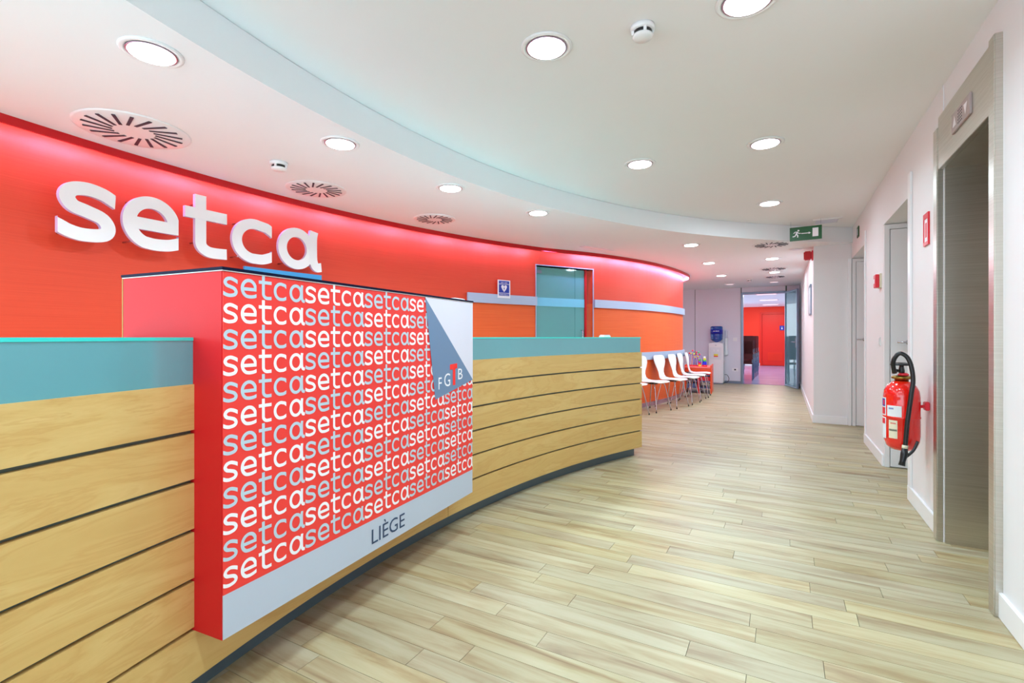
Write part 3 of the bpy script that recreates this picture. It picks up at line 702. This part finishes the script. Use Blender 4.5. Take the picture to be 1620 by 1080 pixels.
# red framed notice
t = thing('red_framed_notice', 'small red framed white notice on the wall beside the lift', 'notice', (XR, 3.93, 1.72))
q = MB()
for a in ((-.06, -.045, 0, .20), (.045, .06, 0, .20), (-.045, .045, 0, .022), (-.045, .045, .165, .20)): q.box(-.010, 0, a[0], a[1], a[2], a[3])
q.build('frame', 'toy_red', t, bevel=.001); MB().box(-.006, 0, -.045, .045, .022, .165).build('sheet', 'print_white', t)
q = MB(); q.box(-.0075, -.0062, -.012, .02, .05, .14); q.build('symbol', 'toy_red', t)
# fire call point
t = thing('fire_call_point', 'small red fire alarm call point on the white wall between the niches', 'call point', (XR, 5.62, 1.60))
MB().box(-.014, 0, -.075, .055, 0, .13).build('base', 'label_cream', t, bevel=.002); MB().box(-.045, -.014, -.055, .050, .004, .125).build('cover', 'toy_red', t, bevel=.004)
MB().box(-.047, -.0455, -.02, .03, .045, .085).build('glass', 'print_white', t)
t = thing('light_switch', 'small white switch low on the wall between the niches', 'switch', (XR, 5.62, 1.07)); MB().box(-.009, 0, -.04, .04, 0, .08).build('plate', 'white_gloss', t, bevel=.002); MB().box(-.013, -.009, -.03, .03, .01, .07).build('rocker', 'white_gloss', t, bevel=.002)
# green sign near soffit
t = thing('green_wall_sign', 'small green emergency sign high on the white wall by the soffit', 'sign', (XR, 7.10, 2.33)); MB().box(-.010, 0, -.07, .07, 0, .13).build('plate', 'green', t, bevel=.004); MB().box(-.0115, -.0105, -.03, .03, .03, .10).build('pictogram', 'print_grey', t)
# red sounder on the pillar
t = thing('alarm_sounder', 'red fire alarm sounder on the pillar under the exit sign', 'alarm', (.366, 7.90, 2.20)); MB().box(-.018, 0, -.055, .055, 0, .13).build('base', 'toy_red', t, bevel=.004); MB().box(-.11, -.018, -.05, .05, .006, .124).build('body', 'pelmet', t, bevel=.012)
# frame on far corridor wall
t = thing('picture_frame', 'slim grey framed picture on the far white wall', 'picture', (.366, 8.45, 1.47)); q = MB()
for a in ((-.22, -.20, 0, .44), (.20, .22, 0, .44), (-.20, .20, 0, .02), (-.20, .20, .42, .44)): q.box(-.02, 0, *a)
q.build('frame', 'grey_metal', t); MB().box(-.012, 0, -.20, .20, .02, .42).build('sheet', 'print_white', t)

# fire extinguisher
fe = thing('fire_extinguisher', 'red fire extinguisher with black hose hung on the white wall beside the lift', 'fire extinguisher', (.655, 3.89, .44))
R_ = .094
MB().lathe([(.02, .0), (.055, .008), (.078, .028), (.090, .062), (R_, .10), (R_, .205), (R_+.0025, .208), (R_+.0025, .216), (R_, .219), (R_, .335), (.089, .375), (.073, .408), (.050, .428), (.034, .436)], 40).build('cylinder', 'ext_red', fe)
MB().lathe([(.036, .434), (.036, .446), (.052, .450), (.054, .458), (.048, .466), (.022, .470)], 28).build('valve_collar', 'brass', fe)
q = MB(); q.lathe([(.014, .468), (.017, .50), (.012, .525), (.012, .535)], 14); q.lathe([(.058, .533), (.060, .539), (.045, .547), (.012, .552)], 24); q.build('top_handle', 'black_plastic', fe)
MB().lathe([(.028, .4705), (.030, .476), (.022, .484), (.014, .486)], 18, (.008, -.006, 0)).build('safety_tab', 'toy_red', fe)
cr, sr = cos(TH), sin(TH)       # hose swings across the side that faces the room
def fv(l, d, z): return (l*cr - d*sr, l*sr + d*cr, z)     # l: across the view, d: away from it
d0e = -fe.location.x*sin(TH)+fe.location.y*cos(TH); l0e = fe.location.x*cos(TH)+fe.location.y*sin(TH)
def fq(px, py, dd): d = d0e+dd; return fv((px-810)/F*d-l0e, dd, H-(py-533)*d/F-.44)
hp = crom([fq(1415, 590, -.02), fq(1413, 573, -.03), fq(1418.5, 562, -.045), fq(1426, 559, -.06), fq(1436, 566, -.08), fq(1442, 581, -.10), fq(1444.5, 602, -.112), fq(1441.5, 624, -.118), fq(1438, 649, -.12), fq(1435, 672, -.12), fq(1433, 695, -.12), fq(1432, 705, -.12)], 6)
MB().tube(hp, .0125, 12).build('hose', 'black', fe)
MB().tube([fv(-.03, 0, .50), fq(1415, 588, -.02)], .011, 10).build('hose_union', 'black_plastic', fe)
MB().tube([fq(1432, 704, -.12), fq(1431.5, 709, -.12)], .0155, 12).build('hose_clip', 'label_cream', fe)
q = MB(); q.tube([fq(1431.5, 709, -.12), fq(1430.5, 718, -.12), fq(1428, 729, -.12), fq(1426.5, 736, -.12)], .018, 12, radii=[.015, .019, .015, .018])
q.tube(crom([fq(1431, 724, -.12), fq(1438, 719, -.12), fq(1446, 711, -.12), fq(1452, 698, -.12)], 4), .008, 8); q.build('nozzle', 'black_plastic', fe)
MB().tube([(.09, .0, .28), (.125, 0, .285), (.133, 0, .31)], .010, 8).build('wall_hook', 'toy_red', fe)
MB().box(.11, .134, -.03, .03, .26, .31).build('wall_bracket', 'toy_red', fe, bevel=.004)
def lab(a0_, a1_, z0, z1, m, nm='label', r=R_+.0012):
    q = MB(); n_ = 10; V = []
    for i in range(n_+1):
        a = a0_+(a1_-a0_)*i/n_; V += [(r*cos(a), r*sin(a), z0), (r*cos(a), r*sin(a), z1)]
    q.poly(V, [(2*i, 2*i+2, 2*i+3, 2*i+1) for i in range(n_)]); return q.build(nm, m, fe)
base = -pi/2 - .68      # angle on the cylinder that faces the camera
lab(base-1.25, base-.42, .075, .330, 'label_white', 'instruction_label'); lab(base-1.22, base-.50, .275, .322, 'label_blue', 'label_header', R_+.0018); lab(base-1.2, base-.5, .225, .268, 'toy_red', 'label_block', R_+.0018); lab(base-1.2, base-.5, .165, .20, 'toy_red', 'label_block', R_+.0018)
lab(base-.72, base-.55, .283, .314, 'toy_red', 'label_mark', R_+.0022)
lab(base-.32, base+.52, .215, .285, 'label_white', 'service_label'); lab(base-.20, base+.30, .083, .195, 'label_cream', 'date_label')
def bars(a0_, a1_, z0, z1, n_, m):
    q = MB()
    for k in range(n_):
        s0 = a0_+(a1_-a0_)*(k+.15)/n_; s1 = a0_+(a1_-a0_)*(k+.75)/n_; r = R_+.0022
        q.poly([(r*cos(s0), r*sin(s0), z0), (r*cos(s1), r*sin(s1), z0), (r*cos(s1), r*sin(s1), z1), (r*cos(s0), r*sin(s0), z1)], [(0, 1, 2, 3)])
    q.build('label_print', m, fe)
bars(base-.18, base+.28, .128, .140, 7, 'black'); bars(base-.1, base+.22, .172, .180, 5, 'toy_red'); bars(base-.2, base+.1, .262, .272, 5, 'label_blue')

# ================================================================== CHAIRS by the red wall
def smooth_shell(prof, mb, th=.009):
    """prof: list of (y, z, halfwidth, dish, corner) -> thin curved shell"""
    n = 12; V = []
    for (y, z, hw, dish) in prof:
        for k in range(n+1):
            s_ = -1+2*k/n; V.append((s_*hw, y - 0, z, s_, dish))
    rows_ = len(prof); top = []; bot = []
    for i in range(rows_):
        y0, z0 = prof[max(i-1, 0)][:2]; y1, z1 = prof[min(i+1, rows_-1)][:2]; t = Vector((y1-y0, z1-z0)).normalized(); nn = Vector((-t.y, t.x))
        for k in range(n+1):
            x, y, z, s_, d = V[i*(n+1)+k]; off = d*s_*s_
            top.append((x, y+nn.x*(off), z+nn.y*(off))); bot.append((x, y+nn.x*(off-th), z+nn.y*(off-th)))
    m_ = n+1; fs = []
    A = len(top)
    for i in range(rows_-1):
        for k in range(n):
            a = i*m_+k; fs.append((a, a+1, a+1+m_, a+m_)); fs.append((A+a, A+a+m_, A+a+1+m_, A+a+1))
    for i in range(rows_-1):
        a = i*m_; fs.append((a, a+m_, A+a+m_, A+a)); a = i*m_+n; fs.append((a, A+a, A+a+m_, a+m_))
    for k in range(n):
        fs.append((k, A+k, A+k+1, k+1)); a = (rows_-1)*m_+k; fs.append((a, a+1, A+a+1, A+a))
    mb.poly(top+bot, fs, 0, smooth=True)
def shell_chair(label, group):
    t = thing('shell_chair', label, 'chair', (0, 0, 0), 0, group)
    # local: faces -y ; y+ is the back
    seat = [(-.235, .445, .10, .0), (-.232, .452, .16, .0), (-.21, .459, .195, .002), (-.14, .462, .215, .006), (-.03, .455, .215, .010), (.08, .448, .20, .012), (.15, .455, .165, .010), (.19, .475, .125, .006)]
    back = [(.19, .475, .125, .006), (.213, .51, .10, .004), (.228, .56, .092, .004), (.242, .61, .115, .008), (.257, .67, .160, .016), (.272, .73, .195, .022), (.284, .78, .200, .022), (.292, .815, .19, .018), (.297, .835, .165, .012), (.299, .845, .12, .006)]
    q = MB(); smooth_shell(seat, q); q.build('seat', 'chair_white', t); q = MB(); smooth_shell(back, q); q.build('backrest', 'chair_white', t)
    q = MB(); q.lathe([(.085, .418), (.085, .430), (.03, .436)], 16); q.tube([(-.13, -.10, .436), (-.05, 0, .425), (.13, .1, .436)], .009, 8); q.build('leg_hub', 'black_plastic', t)
    for sx, sy in ((-1, -1), (1, -1), (-1, 1), (1, 1)):
        q = MB(); q.tube(crom([(sx*.05, sy*.03, .432), (sx*.13, sy*.105, .425), (sx*.155, sy*.135, .395), (sx*.19, sy*.18, .2), (sx*.225, sy*.215, .012)], 4), .0085, 8); lg = q.build('leg', 'chrome', t)
        MB().lathe([(.011, 0), (.011, .022), (.006, .026)], 8, (sx*.226, sy*.216, 0)).build('rubber_foot', 'black', lg)
    return t
chairs = [(-1.80, 7.16, -20, 'white shell chair mostly hidden behind the counter end, only its seat front showing'), (-1.60, 7.785, -18, 'white shell chair whose backrest is partly cut by the counter end'), (-1.42, 8.385, -15, 'white shell chair, first of the row with its whole backrest in view'),
          (-1.30, 8.975, -8, 'white shell chair before a narrow red gap, second with its whole backrest in view'), (-1.265, 9.60, -3, 'white shell chair, last but one before the play table'), (-1.235, 10.20, 2, 'white shell chair next to the play table, furthest of the row')]
proto = shell_chair(chairs[0][3], 'white chairs along the red wall')
for i, (fx, fy, ad, lb) in enumerate(chairs):
    o = proto if i == 0 else copy_tree(proto)
    a = radians(ad); n_ = Vector((cos(a), sin(a)))          # facing direction
    p = Vector((fx, fy)) - n_*.19
    o.location = (p.x, p.y, 0); o.scale = (.96, .86, 1); o.rotation_euler = (0, 0, a+pi/2); o['label'] = lb

# play table with toys
pt_ = thing('play_table', 'low orange and red play table with open crates below', 'table', (-1.54, 11.0, 0), radians(4))
MB().box(-.26, .26, -.35, .33, .515, .545).build('tabletop', 'table_pink', pt_, bevel=.004)
MB().box(.235, .262, -.36, .35, 0, .575).build('side_panel', 'table_orange', pt_, bevel=.003); MB().box(-.262, -.235, -.30, .35, 0, .575).build('side_panel', 'table_orange', pt_, bevel=.003)
MB().box(-.235, .235, -.335, -.315, .44, .515).build('apron', 'table_orange', pt_)
MB().box(-.01, .03, -.335, .30, .0, .44).build('divider', 'toy_red', pt_)
for z in (.10, .24, .36): MB().box(-.235, .235, -.30, .30, z, z+.015).build('shelf', 'shade_blue', pt_)
for x0, z0, m_ in ((.035, .375, 'toy_red'), (.035, .255, 'toy_red'), (-.22, .115, 'shade_blue')): MB().box(x0, x0+.19, -.28, .1, z0, z0+.08).build('drawer', m_, pt_, bevel=.004)
bm_ = thing('bead_maze', 'colourful wire bead maze toy on the play table', 'toy', (-1.64, 10.92, .5455), radians(4))
MB().box(-.13, .13, -.08, .08, 0, .02).build('base', 'toy_red', bm_, bevel=.004)
for k, (m_, h_) in enumerate((('toy_blue', .26), ('toy_purple', .30), ('toy_red', .24), ('toy_purple', .28), ('toy_blue', .22))):
    x = -.10+k*.045; q = MB(); q.tube([(x+.06*(1-cos(a*pi/10))-.02, -.06+.012*a+.02*sin(a), .02+h_*sin(a*pi/10)) for a in range(11)], .0045, 6); wv = q.build('wire', m_, bm_)
    for j, mm in enumerate(('toy_yellow', 'toy_red', 'toy_green')[:2+k % 2]):
        a = 2+j*2+k % 3; MB().lathe([(.003, -.016), (.014, -.012), (.019, 0), (.014, .012), (.003, .016)], 10, (x+.06*(1-cos(a*pi/10))-.02, -.06+.012*a+.02*sin(a), .02+h_*sin(a*pi/10))).build('bead', mm, bm_)
st = thing('stacking_toy', 'ringed stacking tower toy with white top on the play table', 'toy', (-1.405, 10.78, .5455))
for k, (m_, r) in enumerate((('toy_red', .052), ('toy_blue', .048), ('toy_blue', .042), ('toy_green', .036), ('toy_yellow', .030), ('print_white', .022))):
    z = k*.034; MB().lathe([(r*.75, z), (r, z+.007), (r, z+.027), (r*.75, z+.034)], 18).build('ring', m_, st)
st = thing('stacking_cups', 'small green and purple stacked cups between the two toys', 'toy', (-1.50, 10.80, .5455))
for k, (m_, r) in enumerate((('toy_yellow', .032), ('toy_red', .030), ('toy_purple', .028), ('toy_green', .026))):
    z = k*.037; MB().lathe([(r*.8, z), (r, z+.006), (r, z+.032), (r*.8, z+.037)], 16).build('ring', m_, st)

# water cooler
wc = thing('water_cooler', 'white floor standing water cooler against the back wall', 'water cooler', (atY(1132.5, 13.2)+.02, 13.17, 0))
MB().box(-.165, .165, -.16, .17, .025, 1.0).build('body', 'white_gloss', wc, bevel=.012); MB().box(-.13, .13, -.164, -.160, .60, .90).build('tap_recess', 'label_white', wc, bevel=.002)
MB().box(-.145, .145, -.1625, -.1605, .06, .53).build('lower_door', 'white_gloss', wc, bevel=.002)
for sx in (-.045, .045): 
    q = MB(); q.box(sx-.012, sx+.012, -.19, -.160, .80, .84); q.box(sx-.015, sx+.015, -.20, -.185, .79, .83); q.build('tap', 'white_gloss', wc, bevel=.002)
MB().box(-.045, .05, -.170, -.1645, .665, .735).build('sticker', 'toy_yellow', wc); MB().box(-.045, .05, -.172, -.1705, .665, .69).build('sticker_stripe', 'toy_red', wc)
q = MB(); q.box(-.02, .02, -.1625, -.160, .945, .955); q.build('badge', 'grey_metal', wc); MB().box(-.16, .16, -.15, .16, 0, .027).build('plinth', 'grey_metal', wc)
MB().lathe([(.10, 1.0), (.11, 1.012), (.06, 1.022)], 24).build('bottle_collar', 'white_gloss', wc)
bt = thing('water_bottle', 'large blue water bottle standing on the cooler', 'bottle', (wc.location.x, 13.17, 1.02))
MB().lathe([(.035, 0), (.05, .012), (.105, .04), (.138, .075), (.142, .10), (.136, .11), (.142, .12), (.142, .20), (.137, .21), (.142, .22), (.142, .31), (.137, .32), (.142, .33), (.142, .375), (.13, .395), (.11, .40)], 32).build('body', 'blue_bottle', bt)
MB().lathe([(.1445, .205), (.1445, .315)], 32).build('label', 'blue_label', bt)
q = MB()
for a, w_ in ((-.5, .05), (-.36, .04), (-.22, .05), (-.08, .04), (.06, .05)):
    q.box(-.06+(a+.5)*.2, -.06+(a+.5)*.2+w_*.4, -.148, -.1455, .268, .285)
q.build('lettering', 'print_white', bt)
cdsp = thing('cup_dispenser', 'white tubular cup dispenser on the back wall beside the cooler', 'cup dispenser', (atY(1149, YB-.05), YB-.05, .70))
MB().lathe([(.035, 0), (.045, .02), (.045, .09), (.035, .10), (.038, .40), (.042, .42)], 18).build('tube', 'white_gloss', cdsp); MB().lathe([(.036, .41), (.036, .60), (.02, .62)], 16).build('cups', 'pale', cdsp); MB().box(-.02, .02, .03, .05, .05, .5).build('bracket', 'white_gloss', cdsp)
t = thing('wall_socket', 'white double wall socket low on the back wall by the doorway', 'socket', (atY(1163, YB), YB, .30)); MB().box(-.07, .07, -.012, 0, 0, .085).build('plate', 'print_white', t, bevel=.004); MB().box(-.02, .02, -.0135, -.0125, .025, .06).build('outlet', 'grille', t)
t = thing('wall_switch', 'white square wall switch beside the far doorway', 'switch', (atY(1163, YB), YB, 1.05)); MB().box(-.045, .045, -.010, 0, 0, .09).build('plate', 'print_white', t, bevel=.003); MB().box(-.03, .03, -.014, -.010, .015, .075).build('rocker', 'white_gloss', t, bevel=.002)
wx = wc.location.x
tag(MB().tube(crom([(wx+.17, 13.30, .22), (wx+.23, 13.29, .21), (wx+.27, 13.29, .13), (wx+.25, 13.29, .05), (wx+.17, 13.29, .02)], 5), .006, 6).build('power_cable', 'black'), 'thin black cable looping beside the water cooler', 'cable')

# stacked red chairs in the far room
def red_chair(label):
    t = thing('stacking_chair', label, 'chair', (0, 0, 0), 0, 'stacked dark red chairs in the far room')
    MB().box(-.21, .21, -.20, .22, .43, .47).build('seat', 'dark_red', t, bevel=.01)
    q = MB(); q.box(-.21, .21, .20, .235, .56, .92); q.build('backrest', 'dark_red', t, bevel=.01)
    for sx in (-1, 1):
        for sy, zt in ((-1, .43), (1, .80)):
            q = MB(); q.tube([(sx*.20, sy*.20, 0), (sx*.20, sy*.19, zt)], .012, 6); q.build('leg', 'grey_metal', t)
    return t
rc = None
for i, (x, y) in enumerate(((-.90, 14.65), (-.90, 15.35), (-.88, 16.05), (-.86, 16.75))):
    for k in range(3):
        lb = '%s dark red chair of the %s stack in the far room' % (('bottom', 'middle', 'top')[k], ('nearest', 'second', 'third', 'furthest')[i])
        if rc is None: rc = red_chair(lb); o = rc
        else: o = copy_tree(rc); o['label'] = lb
        o.location = (x+k*.01, y-.0, .003+k*.13); o.rotation_euler = (0, 0, radians(180))
# far room lights
for y in (15.6, 18.2, 20.8):
    ld = bpy.data.lights.new('strip_light', 'AREA'); ld.size = .5; ld.energy = 17; ld.color = (1, .96, .86)
    t = thing('ceiling_panel_light', 'square ceiling light in the far room', 'ceiling light', (-.4, y, ZL), 0, 'ceiling lights in the far room')
    MB().box(-.28, .28, -.28, .28, -.012, 0).build('frame', 'white_gloss', t); MB().box(-.25, .25, -.25, .25, -.014, -.0125).build('diffuser', 'lamp_off', t)
    lo = bpy.data.objects.new('strip_light', ld); COL.objects.link(lo); lo.parent = t; lo.location = (0, 0, -.02)
